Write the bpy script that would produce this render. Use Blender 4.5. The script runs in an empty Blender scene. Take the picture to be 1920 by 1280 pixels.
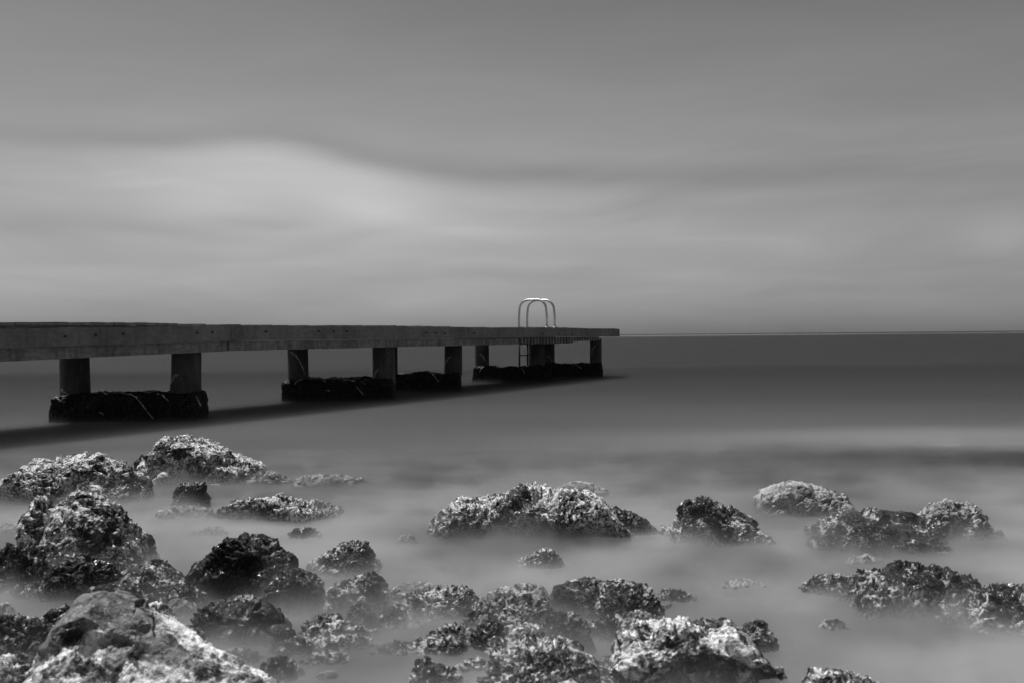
import bpy, bmesh, math, random
import numpy as np
from mathutils import Vector, Matrix

# ------------------------------------------------------------------ camera
scene = bpy.context.scene
col = scene.collection
FPX = 1867.0                    # focal length in pixels of the 1920 x 1280 frame
CAM_H = 1.0                     # eye height above the water
PITCH = math.atan(11.0 / FPX)   # horizon 11 px above the middle of the frame
ROLL = math.radians(0.53)       # horizon climbs a little to the right

cam_d = bpy.data.cameras.new('camera')
cam = bpy.data.objects.new('camera', cam_d)
col.objects.link(cam)
scene.camera = cam
cam_d.sensor_width = 36.0
cam_d.lens = 36.0 * FPX / 1920.0
cam_d.clip_start = 0.05
cam_d.clip_end = 60000
CR = Matrix.Rotation(math.pi / 2 - PITCH, 3, 'X') @ Matrix.Rotation(-ROLL, 3, 'Z')
cam.matrix_world = Matrix.Translation((0, 0, CAM_H)) @ CR.to_4x4()
cam_d.dof.use_dof = True
cam_d.dof.focus_distance = 8.0
cam_d.dof.aperture_fstop = 5.6

def ray(px, py):
    return CR @ Vector(((px - 960) / FPX, -(py - 640) / FPX, -1.0))
def at_y(px, py, Y):
    """point where the line of sight through a photo pixel reaches distance Y"""
    r = ray(px, py)
    return Vector((0, 0, CAM_H)) + r * (Y / r.y)
def on_water(px, py):
    r = ray(px, py)
    return Vector((0, 0, CAM_H)) + r * (-CAM_H / r.z)

# ------------------------------------------------------------------ world
SUN_AZ = math.atan2(-0.68, 0.73)      # from +Y towards +X: the sun stands left and a little behind the pier
SUN_EL = math.radians(66)
world = bpy.data.worlds.new('World')
scene.world = world
world.use_nodes = True
W = world.node_tree
W.nodes.clear()

class NT:
    """small helper for building node trees"""
    def __init__(self, tree):
        self.t = tree
    def n(self, typ, **kw):
        nd = self.t.nodes.new(typ)
        for k, v in kw.items():
            setattr(nd, k, v)
        return nd
    def link(self, a, b):
        self.t.links.new(a, b)
    def put(self, sock, v):
        if hasattr(v, 'is_output') or hasattr(v, 'links'):
            self.t.links.new(v, sock)
        else:
            sock.default_value = v
    def m(self, op, a, b=None, c=None, clamp=False):
        nd = self.n('ShaderNodeMath', operation=op, use_clamp=clamp)
        self.put(nd.inputs[0], a)
        if b is not None: self.put(nd.inputs[1], b)
        if c is not None: self.put(nd.inputs[2], c)
        return nd.outputs[0]
    def noise(self, vec, scale, detail=4, rough=0.55, dist=0.0):
        nd = self.n('ShaderNodeTexNoise')
        self.link(vec, nd.inputs['Vector'])
        nd.inputs['Scale'].default_value = scale
        nd.inputs['Detail'].default_value = detail
        nd.inputs['Roughness'].default_value = rough
        nd.inputs['Distortion'].default_value = dist
        return nd.outputs['Fac']
    def ss(self, v, lo, hi, a=0.0, b=1.0):
        nd = self.n('ShaderNodeMapRange', interpolation_type='SMOOTHSTEP')
        self.put(nd.inputs['Value'], v)
        nd.inputs['From Min'].default_value = lo
        nd.inputs['From Max'].default_value = hi
        nd.inputs['To Min'].default_value = a
        nd.inputs['To Max'].default_value = b
        return nd.outputs['Result']
    def gauss(self, x, y, x0, y0, sx, sy, amp):
        a = self.m('POWER', self.m('ABSOLUTE', self.m('DIVIDE', self.m('SUBTRACT', x, x0), sx)), 2.0)
        b = self.m('POWER', self.m('ABSOLUTE', self.m('DIVIDE', self.m('SUBTRACT', y, y0), sy)), 2.0)
        e = self.m('EXPONENT', self.m('MULTIPLY', self.m('ADD', a, b), -1.0))
        return self.m('MULTIPLY', e, amp)
    def grey(self, v):
        nd = self.n('ShaderNodeCombineColor')
        for i in range(3): self.put(nd.inputs[i], v)
        return nd.outputs[0]
    def mix(self, f, a, b):
        """float mix"""
        nd = self.n('ShaderNodeMix', data_type='FLOAT')
        self.put(nd.inputs[0], f); self.put(nd.inputs[2], a); self.put(nd.inputs[3], b)
        return nd.outputs[0]

w = NT(W)
sky = w.n('ShaderNodeTexSky', sky_type='NISHITA', sun_disc=False)
sky.sun_elevation = SUN_EL
sky.sun_rotation = SUN_AZ
sky.air_density = 1.0
sky.dust_density = 2.0
bw = w.n('ShaderNodeRGBToBW')            # black-and-white picture: the sky keeps only its brightness
w.link(sky.outputs[0], bw.inputs[0])
tc = w.n('ShaderNodeTexCoord')
sep = w.n('ShaderNodeSeparateXYZ')
w.link(tc.outputs['Generated'], sep.inputs[0])
az = w.m('ARCTAN2', sep.outputs[0], sep.outputs[1])
el = w.m('ARCSINE', sep.outputs[2])
cv = w.n('ShaderNodeCombineXYZ')
w.put(cv.inputs[0], w.m('MULTIPLY', az, 1.6)); w.put(cv.inputs[1], w.m('MULTIPLY', el, 7.0))
wob = w.noise(cv.outputs[0], 1.6, 2, 0.5)
el2 = w.m('ADD', el, w.m('MULTIPLY', w.m('SUBTRACT', wob, 0.5), 0.06))
cv2 = w.n('ShaderNodeCombineXYZ')
w.put(cv2.inputs[0], w.m('MULTIPLY', az, 1.7)); w.put(cv2.inputs[1], w.m('MULTIPLY', el2, 11.0)); cv2.inputs[2].default_value = 3.7
streak = w.noise(cv2.outputs[0], 1.5, 3, 0.5, 0.6)
cloud = w.m('MULTIPLY', w.m('SUBTRACT', streak, 0.5), w.ss(el2, 0.14, 0.24, 0.45, 0.22))
zero = w.m('MULTIPLY', az, 0.0)
elb = w.m('ADD', w.m('SUBTRACT', 0.152, w.m('MULTIPLY', az, 0.048)), w.gauss(az, zero, -0.24, 0.0, 0.11, 1.0, 0.020))   # upper edge of the bank
dlt = w.m('SUBTRACT', w.m('ADD', w.m('MULTIPLY', el, 0.6), w.m('MULTIPLY', el2, 0.4)), elb)
bank = w.m('MULTIPLY', w.ss(dlt, -0.016, 0.012, 1.0, 0.0), w.ss(dlt, -0.10, -0.02, 0.15, 1.0))
amp = w.m('ADD', w.gauss(az, zero, -0.22, 0.0, 0.17, 1.0, 0.30), w.gauss(az, zero, -0.05, 0.0, 0.34, 1.0, 0.14))
cloud = w.m('ADD', cloud, w.m('MULTIPLY', bank, amp))
cloud = w.m('ADD', cloud, w.m('MULTIPLY', w.gauss(dlt, zero, 0.010, 0.0, 0.012, 1.0, -0.115), w.gauss(az, zero, 0.0, 0.0, 0.7, 1.0, 1.0)))
for g in ((-0.13, 0.124, 0.06, 0.016, 0.16), (-0.29, 0.130, 0.06, 0.014, 0.10), (-0.24, 0.0, 6.0, 0.035, 0.26), (-0.24, 0.113, 0.05, 0.006, -0.12),
          (-0.40, 0.100, 0.12, 0.008, -0.10), (-0.05, 0.103, 0.05, 0.008, 0.08), (-0.02, 0.085, 0.14, 0.009, -0.06),
          (0.46, 0.085, 0.035, 0.012, 0.16), (0.17, 0.056, 0.05, 0.008, 0.07), (0.30, 0.050, 0.05, 0.007, 0.05), (-0.45, 0.048, 0.04, 0.009, 0.06)):
    cloud = w.m('ADD', cloud, w.gauss(az, el2, *g))
cv3 = w.n('ShaderNodeCombineXYZ')
w.put(cv3.inputs[0], w.m('MULTIPLY', az, 5.0)); w.put(cv3.inputs[1], w.m('MULTIPLY', el2, 26.0)); cv3.inputs[2].default_value = 9.1
wisp = w.noise(cv3.outputs[0], 1.3, 3, 0.5, 0.7)
cloud = w.m('ADD', cloud, w.m('MULTIPLY', w.m('SUBTRACT', wisp, 0.5), w.ss(el2, 0.13, 0.24, 0.20, 0.03)))
fac = w.m('MAXIMUM', w.m('ADD', w.m('MULTIPLY', cloud, 0.86), 0.755), 0.3)
fac = w.m('MULTIPLY', fac, w.ss(el2, 0.13, 0.42, 1.0, 0.66))     # the cloud sheet thickens overhead
SKY_FLAT = 0.12   # thin overcast: evens the clear sky's gradient
even = w.m('ADD', w.m('MULTIPLY', bw.outputs[0], 1 - SKY_FLAT), SKY_FLAT * 2.6)
lum = w.m('MULTIPLY', even, fac)
bg = w.n('ShaderNodeBackground')
w.link(w.grey(lum), bg.inputs['Color'])
bg.inputs['Strength'].default_value = 0.10
wo = w.n('ShaderNodeOutputWorld')
w.link(bg.outputs[0], wo.inputs[0])

# ------------------------------------------------------------------ sun, exposure
sd = bpy.data.lights.new('sun', 'SUN')
sd.energy = 5.0
sd.angle = math.radians(0.6)
sun = bpy.data.objects.new('sun', sd)
col.objects.link(sun)
to_sun = Vector((math.sin(SUN_AZ) * math.cos(SUN_EL), math.cos(SUN_AZ) * math.cos(SUN_EL), math.sin(SUN_EL)))
sun.rotation_euler = to_sun.to_track_quat('Z', 'Y').to_euler()
sun.location = to_sun * 40
vs = scene.view_settings
vs.view_transform = 'Standard'
vs.look = 'None'
vs.exposure = 0.0
vs.gamma = 1.0
vs.use_curve_mapping = False
scene.cycles.use_denoising = True
scene.cycles.max_bounces = 6
scene.cycles.volume_bounces = 2
scene.cycles.volume_max_steps = 256

# ------------------------------------------------------------------ noise in numpy
def _hash(ix, iy, iz, seed):
    h = (ix.astype(np.int64) * 374761393 + iy.astype(np.int64) * 668265263 + iz.astype(np.int64) * 2147483647 + seed * 1274126177) & 0xffffffff
    h = ((h ^ (h >> 13)) * 1274126177) & 0xffffffff
    h = ((h ^ (h >> 16)) * 2246822519) & 0xffffffff
    h = h ^ (h >> 15)
    return h
def _h01(ix, iy, iz, seed):
    return (_hash(ix, iy, iz, seed) & 0xffff) / 65535.0
def vnoise(p, seed=0):
    i = np.floor(p).astype(np.int64); f = p - i
    u = f * f * f * (f * (f * 6 - 15) + 10)
    out = 0
    for dx in (0, 1):
        wx = u[:, 0] if dx else 1 - u[:, 0]
        for dy in (0, 1):
            wy = u[:, 1] if dy else 1 - u[:, 1]
            for dz in (0, 1):
                wz = u[:, 2] if dz else 1 - u[:, 2]
                out = out + wx * wy * wz * _h01(i[:, 0] + dx, i[:, 1] + dy, i[:, 2] + dz, seed)
    return out * 2 - 1
def fbm(p, octs=4, seed=0, gain=0.5):
    a, s, out = 1.0, 1.0, 0
    for k in range(octs):
        out = out + a * vnoise(p * s + 17.3 * k, seed + k)
        a *= gain; s *= 2.03
    return out
def worley(p, seed=0):
    """distance to the nearest and the second nearest random point"""
    i = np.floor(p).astype(np.int64); f = p - i
    d1 = np.full(len(p), 9.0); d2 = np.full(len(p), 9.0)
    for dx in (-1, 0, 1):
        for dy in (-1, 0, 1):
            for dz in (-1, 0, 1):
                cx, cy, cz = i[:, 0] + dx, i[:, 1] + dy, i[:, 2] + dz
                h = _hash(cx, cy, cz, seed)
                d = (dx + (h & 1023) / 1023.0 - f[:, 0]) ** 2 + (dy + ((h >> 10) & 1023) / 1023.0 - f[:, 1]) ** 2 + (dz + ((h >> 20) & 1023) / 1023.0 - f[:, 2]) ** 2
                nd1 = np.minimum(d1, d)
                d2 = np.minimum(d2, np.maximum(d1, d))
                d1 = nd1
    return np.sqrt(d1), np.sqrt(d2)

def facets(p, seed=0):
    """each cell gets its own tilted plane and step: broken rock faces"""
    i = np.floor(p).astype(np.int64); f = p - i
    best = np.full(len(p), 9.0); out = np.zeros(len(p))
    for dx in (-1, 0, 1):
        for dy in (-1, 0, 1):
            for dz in (-1, 0, 1):
                cx, cy, cz = i[:, 0] + dx, i[:, 1] + dy, i[:, 2] + dz
                h = _hash(cx, cy, cz, seed); g = _hash(cx, cy, cz, seed + 77)
                ox = dx + (h & 1023) / 1023.0 - f[:, 0]; oy = dy + ((h >> 10) & 1023) / 1023.0 - f[:, 1]; oz = dz + ((h >> 20) & 1023) / 1023.0 - f[:, 2]
                d = ox ** 2 + oy ** 2 + oz ** 2
                v = ox * ((g & 255) / 127.5 - 1) + oy * (((g >> 8) & 255) / 127.5 - 1) + oz * (((g >> 16) & 255) / 127.5 - 1) + 0.5 * (((g >> 24) & 255) / 127.5 - 1)
                m_ = d < best
                best = np.where(m_, d, best); out = np.where(m_, v, out)
    return out

# ------------------------------------------------------------------ helpers for objects
def tag(o, label=None, cat=None, group=None, kind=None):
    if label: o['label'] = label
    if cat: o['category'] = cat
    if group: o['group'] = group
    if kind: o['kind'] = kind
    return o
def empty(name, loc=(0, 0, 0)):
    o = bpy.data.objects.new(name, None)
    o.empty_display_size = 0.2
    o.location = loc
    col.objects.link(o)
    return o
def mesh_obj(name, verts, faces, mat, parent=None, loc=(0, 0, 0), smooth=False):
    me = bpy.data.meshes.new(name)
    me.from_pydata([tuple(v) for v in verts], [], faces)
    me.materials.append(mat)
    if smooth:
        me.polygons.foreach_set('use_smooth', [True] * len(me.polygons))
    me.update()
    o = bpy.data.objects.new(name, me)
    col.objects.link(o)
    o.location = loc
    if parent: o.parent = parent
    return o
def grid_obj(name, P, mat, parent=None, loc=(0, 0, 0), smooth=True):
    """P: (nx, nr, 3) tube of closed rings, capped at both ends"""
    nx, nr, _ = P.shape
    a = np.arange(nx - 1)[:, None] * nr + np.arange(nr)[None, :]
    b = np.arange(nx - 1)[:, None] * nr + (np.arange(nr)[None, :] + 1) % nr
    quads = np.stack([a, a + nr, b + nr, b], -1).reshape(-1, 4)
    V = P.reshape(-1, 3)
    me = bpy.data.meshes.new(name)
    nq = len(quads)
    caps = [list(range(nr)), list(range((nx - 1) * nr, nx * nr))[::-1]]
    me.vertices.add(len(V))
    me.vertices.foreach_set('co', V.astype(np.float32).ravel())
    loops = np.concatenate([quads.ravel()] + [np.array(c) for c in caps]).astype(np.int32)
    me.loops.add(len(loops))
    me.loops.foreach_set('vertex_index', loops)
    me.polygons.add(nq + 2)
    starts = np.concatenate([np.arange(nq) * 4, [nq * 4, nq * 4 + nr]]).astype(np.int32)
    me.polygons.foreach_set('loop_start', starts)
    me.polygons.foreach_set('use_smooth', np.full(nq + 2, smooth))
    me.update(calc_edges=True)
    me.validate()
    me.materials.append(mat)
    o = bpy.data.objects.new(name, me)
    col.objects.link(o)
    o.location = loc
    if parent: o.parent = parent
    return o
def prism(name, a, b, wv, z0a, z1a, z0b, z1b, mat, parent, seg=1, jit=0.0, seed=0):
    """beam between plan points a and b, width vector wv, its bottom and top heights at each end"""
    rnd = random.Random(seed)
    verts, faces = [], []
    for i in range(seg + 1):
        t = i / seg
        p = a.lerp(b, t)
        j = (rnd.random() - .5) * jit if 0 < i < seg else 0
        z0 = z0a + (z0b - z0a) * t + j; z1 = z1a + (z1b - z1a) * t + j
        q = p + wv
        verts += [(p.x, p.y, z0), (q.x, q.y, z0), (q.x, q.y, z1), (p.x, p.y, z1)]
    for i in range(seg):
        k = 4 * i
        for e in range(4):
            faces.append((k + e, k + (e + 1) % 4, k + 4 + (e + 1) % 4, k + 4 + e))
    faces.append((3, 2, 1, 0)); k = 4 * seg
    faces.append((k, k + 1, k + 2, k + 3))
    o = mesh_obj(name, verts, faces, mat, parent)
    bm = bmesh.new(); bm.from_mesh(o.data)
    bmesh.ops.recalc_face_normals(bm, faces=bm.faces)
    bm.to_mesh(o.data); bm.free()
    return o
def tube(name, pts, r, mat, parent, n=10):
    pts = [Vector(p) for p in pts]
    verts, faces = [], []
    up = Vector((0.3, 0.2, 1)).normalized()
    prev = None
    for i, p in enumerate(pts):
        t = (pts[min(i + 1, len(pts) - 1)] - pts[max(i - 1, 0)]).normalized()
        if prev is None:
            x = t.orthogonal().normalized()
        else:
            x = (prev - t * prev.dot(t)).normalized()
        prev = x
        y = t.cross(x)
        rr = r[i] if isinstance(r, (list, tuple)) else r
        for k in range(n):
            a = 2 * math.pi * k / n
            verts.append(p + (x * math.cos(a) + y * math.sin(a)) * rr)
    for i in range(len(pts) - 1):
        for k in range(n):
            faces.append((i * n + k, i * n + (k + 1) % n, (i + 1) * n + (k + 1) % n, (i + 1) * n + k))
    faces.append(tuple(range(n))[::-1]); faces.append(tuple(range((len(pts) - 1) * n, len(pts) * n)))
    return mesh_obj(name, verts, faces, mat, parent, smooth=True)

# ------------------------------------------------------------------ materials
def new_mat(name):
    m = bpy.data.materials.new(name)
    m.use_nodes = True
    m.node_tree.nodes.clear()
    t = NT(m.node_tree)
    out = t.n('ShaderNodeOutputMaterial')
    return m, t, out
def geo_pos(t):
    return t.n('ShaderNodeNewGeometry').outputs['Position']

def rock_mat(name, dark, mid, light, amount, pscale, rough=0.6, bump=0.7, grain=110.0, contrast=1.0, top=0.0):
    """amount: share of pale crust; pscale: size of the pale patches"""
    m, t, out = new_mat(name)
    pos = geo_pos(t)
    big = t.noise(pos, pscale, 6, 0.62, 0.8)
    fine = t.noise(pos, pscale * 5.5, 5, 0.65, 0.3)
    speck = t.noise(pos, grain, 3, 0.6)
    v = t.m('ADD', t.m('MULTIPLY', big, 0.62), t.m('MULTIPLY', fine, 0.38))
    if top:    # dark weed grows on the crests, pale crust lower down
        zz = t.n('ShaderNodeSeparateXYZ'); t.link(pos, zz.inputs[0])
        v = t.m('SUBTRACT', v, t.m('MULTIPLY', t.m('SUBTRACT', zz.outputs[2], 0.09), top))
    edge = 0.5 + (0.5 - amount) * 0.34
    pal = t.ss(v, edge - 0.035, edge + 0.045)
    dk = t.ss(t.noise(pos, pscale * 2.3, 5, 0.6, 0.5), 0.40, 0.56)
    base = t.mix(dk, dark, mid)
    c = t.mix(pal, base, light)
    c = t.m('MULTIPLY', c, t.ss(speck, 0.3, 0.7, 1 - 0.55 * contrast, 1 + 0.5 * contrast))
    spot = t.noise(pos, grain * 0.55, 4, 0.7, 0.6)          # dark weed tufts between pale crust
    c = t.m('MULTIPLY', c, t.ss(spot, 0.42, 0.54, 1 - 0.8 * contrast, 1.1))
    p = t.n('ShaderNodeBsdfPrincipled')
    t.link(t.grey(c), p.inputs['Base Color'])
    t.put(p.inputs['Roughness'], t.mix(t.ss(t.noise(pos, grain * 0.8, 3, 0.6, 0.4), 0.54, 0.62), 0.8, rough * 0.6))
    wet = t.ss(t.noise(pos, grain * 0.8, 3, 0.6, 0.4), 0.54, 0.62)          # wet spots between dull weed
    t.put(p.inputs['Specular IOR Level'], t.mix(wet, 0.12, 1.0))
    b = t.n('ShaderNodeBump')
    b.inputs['Strength'].default_value = bump
    b.inputs['Distance'].default_value = 0.006
    h = t.m('ADD', t.m('MULTIPLY', speck, 0.7), t.noise(pos, grain * 2.7, 2, 0.6))
    t.put(b.inputs['Height'], h)
    t.link(b.outputs[0], p.inputs['Normal'])
    t.link(p.outputs[0], out.inputs[0])
    return m

M = {}
M['crust'] = rock_mat('pale_crusted_rock', 0.014, 0.08, 0.68, 0.52, 9.0, 0.55)
M['greycrust'] = rock_mat('grey_crusted_rock', 0.012, 0.055, 0.54, 0.45, 10.0, 0.34, top=0.32)
M['weed'] = rock_mat('weed_covered_rock', 0.009, 0.038, 0.44, 0.36, 11.0, 0.26, top=0.3)
M['wet'] = rock_mat('dark_wet_rock', 0.010, 0.03, 0.44, 0.27, 6.0, 0.26)
M['patch'] = rock_mat('white_patched_rock', 0.02, 0.09, 0.72, 0.47, 7.5, 0.6, 0.6, 90.0, 0.7)
M['bigpatch'] = rock_mat('big_patched_rock', 0.025, 0.19, 0.78, 0.64, 3.4, 0.75, 0.9, 75.0, 0.35, top=0.7)
M['pale'] = rock_mat('pale_smooth_rock', 0.08, 0.20, 0.42, 0.5, 8.0, 0.75, 0.7, 110.0, 0.6)
M['footing'] = rock_mat('weedy_concrete', 0.010, 0.022, 0.06, 0.25, 8.0, 0.7)
M['palemark'] = rock_mat('pale_marking', 0.25, 0.35, 0.55, 0.6, 30.0, 0.7)  # pale tone of the raised marks on columns and footings

def wood_mat(name, c0, c1, drk=0.8):
    m, t, out = new_mat(name)
    pos = geo_pos(t)
    mp = t.n('ShaderNodeMapping'); t.link(pos, mp.inputs[0])
    mp.inputs['Rotation'].default_value = (0, 0, math.atan2(0.53, 1.0))     # along the pier
    mp.inputs['Scale'].default_value = (26, 1.2, 26)
    grain = t.noise(mp.outputs[0], 1.0, 5, 0.6, 0.3)
    mp2 = t.n('ShaderNodeMapping'); t.link(pos, mp2.inputs[0])
    mp2.inputs['Rotation'].default_value = (0, 0, math.atan2(0.53, 1.0))
    mp2.inputs['Scale'].default_value = (6, 6, 0.9)                           # water stains running down
    drip = t.noise(mp2.outputs[0], 2.2, 4, 0.6)
    blot = t.noise(pos, 1.6, 4, 0.6)
    c = t.mix(t.ss(grain, 0.3, 0.7), c0, c1)
    c = t.m('MULTIPLY', c, t.ss(drip, 0.25, 0.6, drk, 1.06))
    c = t.m('MULTIPLY', c, t.ss(blot, 0.25, 0.75, 0.75, 1.25))
    p = t.n('ShaderNodeBsdfPrincipled')
    t.link(t.grey(c), p.inputs['Base Color'])
    p.inputs['Roughness'].default_value = 0.75
    b = t.n('ShaderNodeBump'); b.inputs['Strength'].default_value = 0.4; b.inputs['Distance'].default_value = 0.004
    t.put(b.inputs['Height'], grain); t.link(b.outputs[0], p.inputs['Normal'])
    t.link(p.outputs[0], out.inputs[0])
    return m
M['fascia'] = wood_mat('weathered_timber', 0.165, 0.235)
M['lowbeam'] = wood_mat('stained_timber', 0.17, 0.29, 0.42)
M['plank'] = wood_mat('grey_decking', 0.16, 0.30)

def concrete_mat(name, c0, c1):
    m, t, out = new_mat(name)
    pos = geo_pos(t)
    a = t.noise(pos, 4.0, 6, 0.65)
    mp = t.n('ShaderNodeMapping'); t.link(pos, mp.inputs[0]); mp.inputs['Scale'].default_value = (14, 14, 2.0)
    s = t.noise(mp.outputs[0], 1.0, 4, 0.6)
    c = t.mix(t.ss(a, 0.3, 0.7), c0, c1)
    c = t.m('MULTIPLY', c, t.ss(s, 0.3, 0.65, 0.6, 1.1))
    p = t.n('ShaderNodeBsdfPrincipled')
    t.link(t.grey(c), p.inputs['Base Color']); p.inputs['Roughness'].default_value = 0.8
    b = t.n('ShaderNodeBump'); b.inputs['Strength'].default_value = 0.3; b.inputs['Distance'].default_value = 0.006
    t.put(b.inputs['Height'], t.noise(pos, 40, 4)); t.link(b.outputs[0], p.inputs['Normal'])
    t.link(p.outputs[0], out.inputs[0])
    return m
M['column'] = concrete_mat('dark_concrete', 0.05, 0.10)

m, t, out = new_mat('stainless_steel')
p = t.n('ShaderNodeBsdfPrincipled')
p.inputs['Base Color'].default_value = (0.5, 0.5, 0.5, 1); p.inputs['Metallic'].default_value = 1.0
t.put(p.inputs['Roughness'], t.ss(t.noise(geo_pos(t), 30, 3), 0.3, 0.7, 0.42, 0.6))
t.link(p.outputs[0], out.inputs[0])
M['steel'] = m
M['oldsteel'] = concrete_mat('weedy_steel', 0.02, 0.05)

# water: smoothed sea with drifting foam (pale) that thickens towards the shore
m, t, out = new_mat('sea_water')
pos = geo_pos(t)
sp = t.n('ShaderNodeSeparateXYZ'); t.link(pos, sp.inputs[0])
X, Y = sp.outputs[0], sp.outputs[1]
mp = t.n('ShaderNodeMapping'); t.link(pos, mp.inputs[0]); mp.inputs['Scale'].default_value = (0.22, 0.5, 1)
nz = t.noise(mp.outputs[0], 1.0, 3, 0.5, 0.8)
mp3 = t.n('ShaderNodeMapping'); t.link(pos, mp3.inputs[0]); mp3.inputs['Scale'].default_value = (0.008, 0.035, 1)
nz3 = t.noise(mp3.outputs[0], 1.0, 4, 0.55, 0.4)
Yw = t.m('ADD', Y, t.m('MULTIPLY', t.m('SUBTRACT', nz, 0.5), 1.6))
foam = t.ss(Yw, 5.0, 11.0, 1.0, 0.0)
mid = t.ss(Yw, 9.0, 30.0, 0.32, 0.0)
foam = t.m('MAXIMUM', t.m('MULTIPLY', foam, 0.9), mid)
g1 = t.gauss(X, Yw, 4.2, 9.5, 2.9, 0.9, 0.72)
g2 = t.gauss(X, Yw, 4.4, 7.5, 2.7, 0.9, -0.58)
foam = t.m('ADD', t.m('ADD', foam, g1), g2)
foam = t.m('ADD', foam, t.m('MULTIPLY', t.m('SUBTRACT', nz3, 0.5), 0.10))
foam = t.m('ADD', foam, t.m('MULTIPLY', t.m('SUBTRACT', nz, 0.5), t.ss(Y, 8, 30, 0.35, 0.05)))
foam = t.m('MAXIMUM', foam, 0.0, clamp=True)
alb = t.mix(foam, 0.010, 0.16)
dif = t.n('ShaderNodeSubsurfaceScattering', falloff='RANDOM_WALK')
t.link(t.grey(alb), dif.inputs['Color']); dif.inputs['Scale'].default_value = 3.0
dif.inputs['Radius'].default_value = (1, 1, 1); dif.inputs['Anisotropy'].default_value = 0.0; dif.inputs['IOR'].default_value = 1.01
gl = t.n('ShaderNodeBsdfGlossy'); gl.inputs['Roughness'].default_value = 0.32
# calm slicks near the horizon mirror the sky more than the ruffled water
far = t.ss(t.noise(mp3.outputs[0], 0.35, 2, 0.5), 0.45, 0.6)
slick = t.m('MULTIPLY', t.ss(Y, 250, 600), t.ss(Y, 900, 1600, 1.0, 0.0))
refl = t.m('ADD', 0.055, t.m('MULTIPLY', t.m('MULTIPLY', slick, far), 0.45))
ms = t.n('ShaderNodeMixShader'); t.put(ms.inputs[0], refl)
t.link(dif.outputs[0], ms.inputs[1]); t.link(gl.outputs[0], ms.inputs[2])
t.link(ms.outputs[0], out.inputs[0])
M['water'] = m

# surf mist: waves averaged into a low soft veil over the rocks
m, t, out = new_mat('surf_mist')
pos = geo_pos(t)
sp = t.n('ShaderNodeSeparateXYZ'); t.link(pos, sp.inputs[0])
X, Y, Z = sp.outputs
mp = t.n('ShaderNodeMapping'); t.link(pos, mp.inputs[0]); mp.inputs['Scale'].default_value = (1.0, 1.3, 0.6)
nz = t.noise(mp.outputs[0], 2.1, 3, 0.55, 0.4)
hgt = t.ss(nz, 0.36, 0.66, 0.008, 0.046)
prof = t.m('EXPONENT', t.m('MULTIPLY', t.m('DIVIDE', Z, hgt), -1.0))
fade = t.m('MULTIPLY', t.ss(Y, 5.2, 8.6, 1.0, 0.12), t.ss(Y, 0.7, 1.4))
fade = t.m('MULTIPLY', fade, t.ss(t.m('ABSOLUTE', X), 4.8, 5.9, 1.0, 0.0))
dens = t.m('MULTIPLY', t.m('MULTIPLY', prof, fade), t.ss(t.noise(mp.outputs[0], 3.4, 3, 0.55, 0.5), 0.35, 0.65, 6.0, 19.0))
vol = t.n('ShaderNodeVolumePrincipled')
tone = t.m('MULTIPLY', t.ss(Y, 4.5, 8.0, 0.55, 0.20), t.ss(t.noise(mp.outputs[0], 0.9, 2, 0.5, 0.6), 0.36, 0.64, 0.62, 1.2))   # thicker and thinner foam
t.link(t.grey(tone), vol.inputs['Color'])
t.put(vol.inputs['Density'], dens)
t.link(vol.outputs[0], out.inputs['Volume'])
m.cycles.volume_step_rate = 0.12
M['mist'] = m
# added dim volume round the pier: moving water averaged over time, blurring the waterline
m, t, out = new_mat('water_murk')
pos = geo_pos(t)
sp = t.n('ShaderNodeSeparateXYZ'); t.link(pos, sp.inputs[0])
X, Y, Z = sp.outputs
prof = t.m('EXPONENT', t.m('MULTIPLY', Z, -1 / 0.026))
dens = t.m('MULTIPLY', t.m('MULTIPLY', prof, t.ss(Y, 24.0, 31.0, 1.0, 0.0)), 3.2)
vol = t.n('ShaderNodeVolumePrincipled')
t.link(t.grey(t.ss(Y, 8.8, 16.0, 0.20, 0.10)), vol.inputs['Color'])
t.put(vol.inputs['Density'], dens)
t.link(vol.outputs[0], out.inputs['Volume'])
m.cycles.volume_step_rate = 0.08
M['murk'] = m

# ------------------------------------------------------------------ setting: water
S = 25000
xs = [-S, -60, -20, 0, 20, 60, S]
ys = [-60, 0, 12, 30, 60, 600, 2 * S]
vv = [(x, y, 0) for y in ys for x in xs]
ff = [(j * 7 + i, j * 7 + i + 1, j * 7 + i + 8, j * 7 + i + 7) for j in range(6) for i in range(6)]
tag(mesh_obj('water', vv, ff, M['water']), kind='structure')

# ------------------------------------------------------------------ pier
EDGE0 = -10.10                                   # right edge of the deck: X = EDGE0 + 0.53 Y
D2 = Vector((0.53, 1.0)).normalized()            # along the pier
NR = Vector((D2.y, -D2.x))                       # towards the camera side
WIDTH = 1.75
def edge(Y, off=0.0):
    """plan point on the camera-side edge at distance Y, moved off metres outwards"""
    return Vector((EDGE0 + 0.53 * Y, Y)) + NR * off
def ftop(Y):
    """height of the top of the edge board"""
    if Y < 12.4: return 1.155 - (12.4 - Y) * 0.0165
    return 1.155 - (Y - 12.4) * 0.0022
pier = empty('pier', (-4.0, 12.1, 0))
tag(pier, 'long grey timber pier on dark concrete columns and weedy footings', 'pier')
pier_parts = []
def pp(o):
    pier_parts.append(o)
    return o
Y0, YE = 5.6, 23.9
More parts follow.
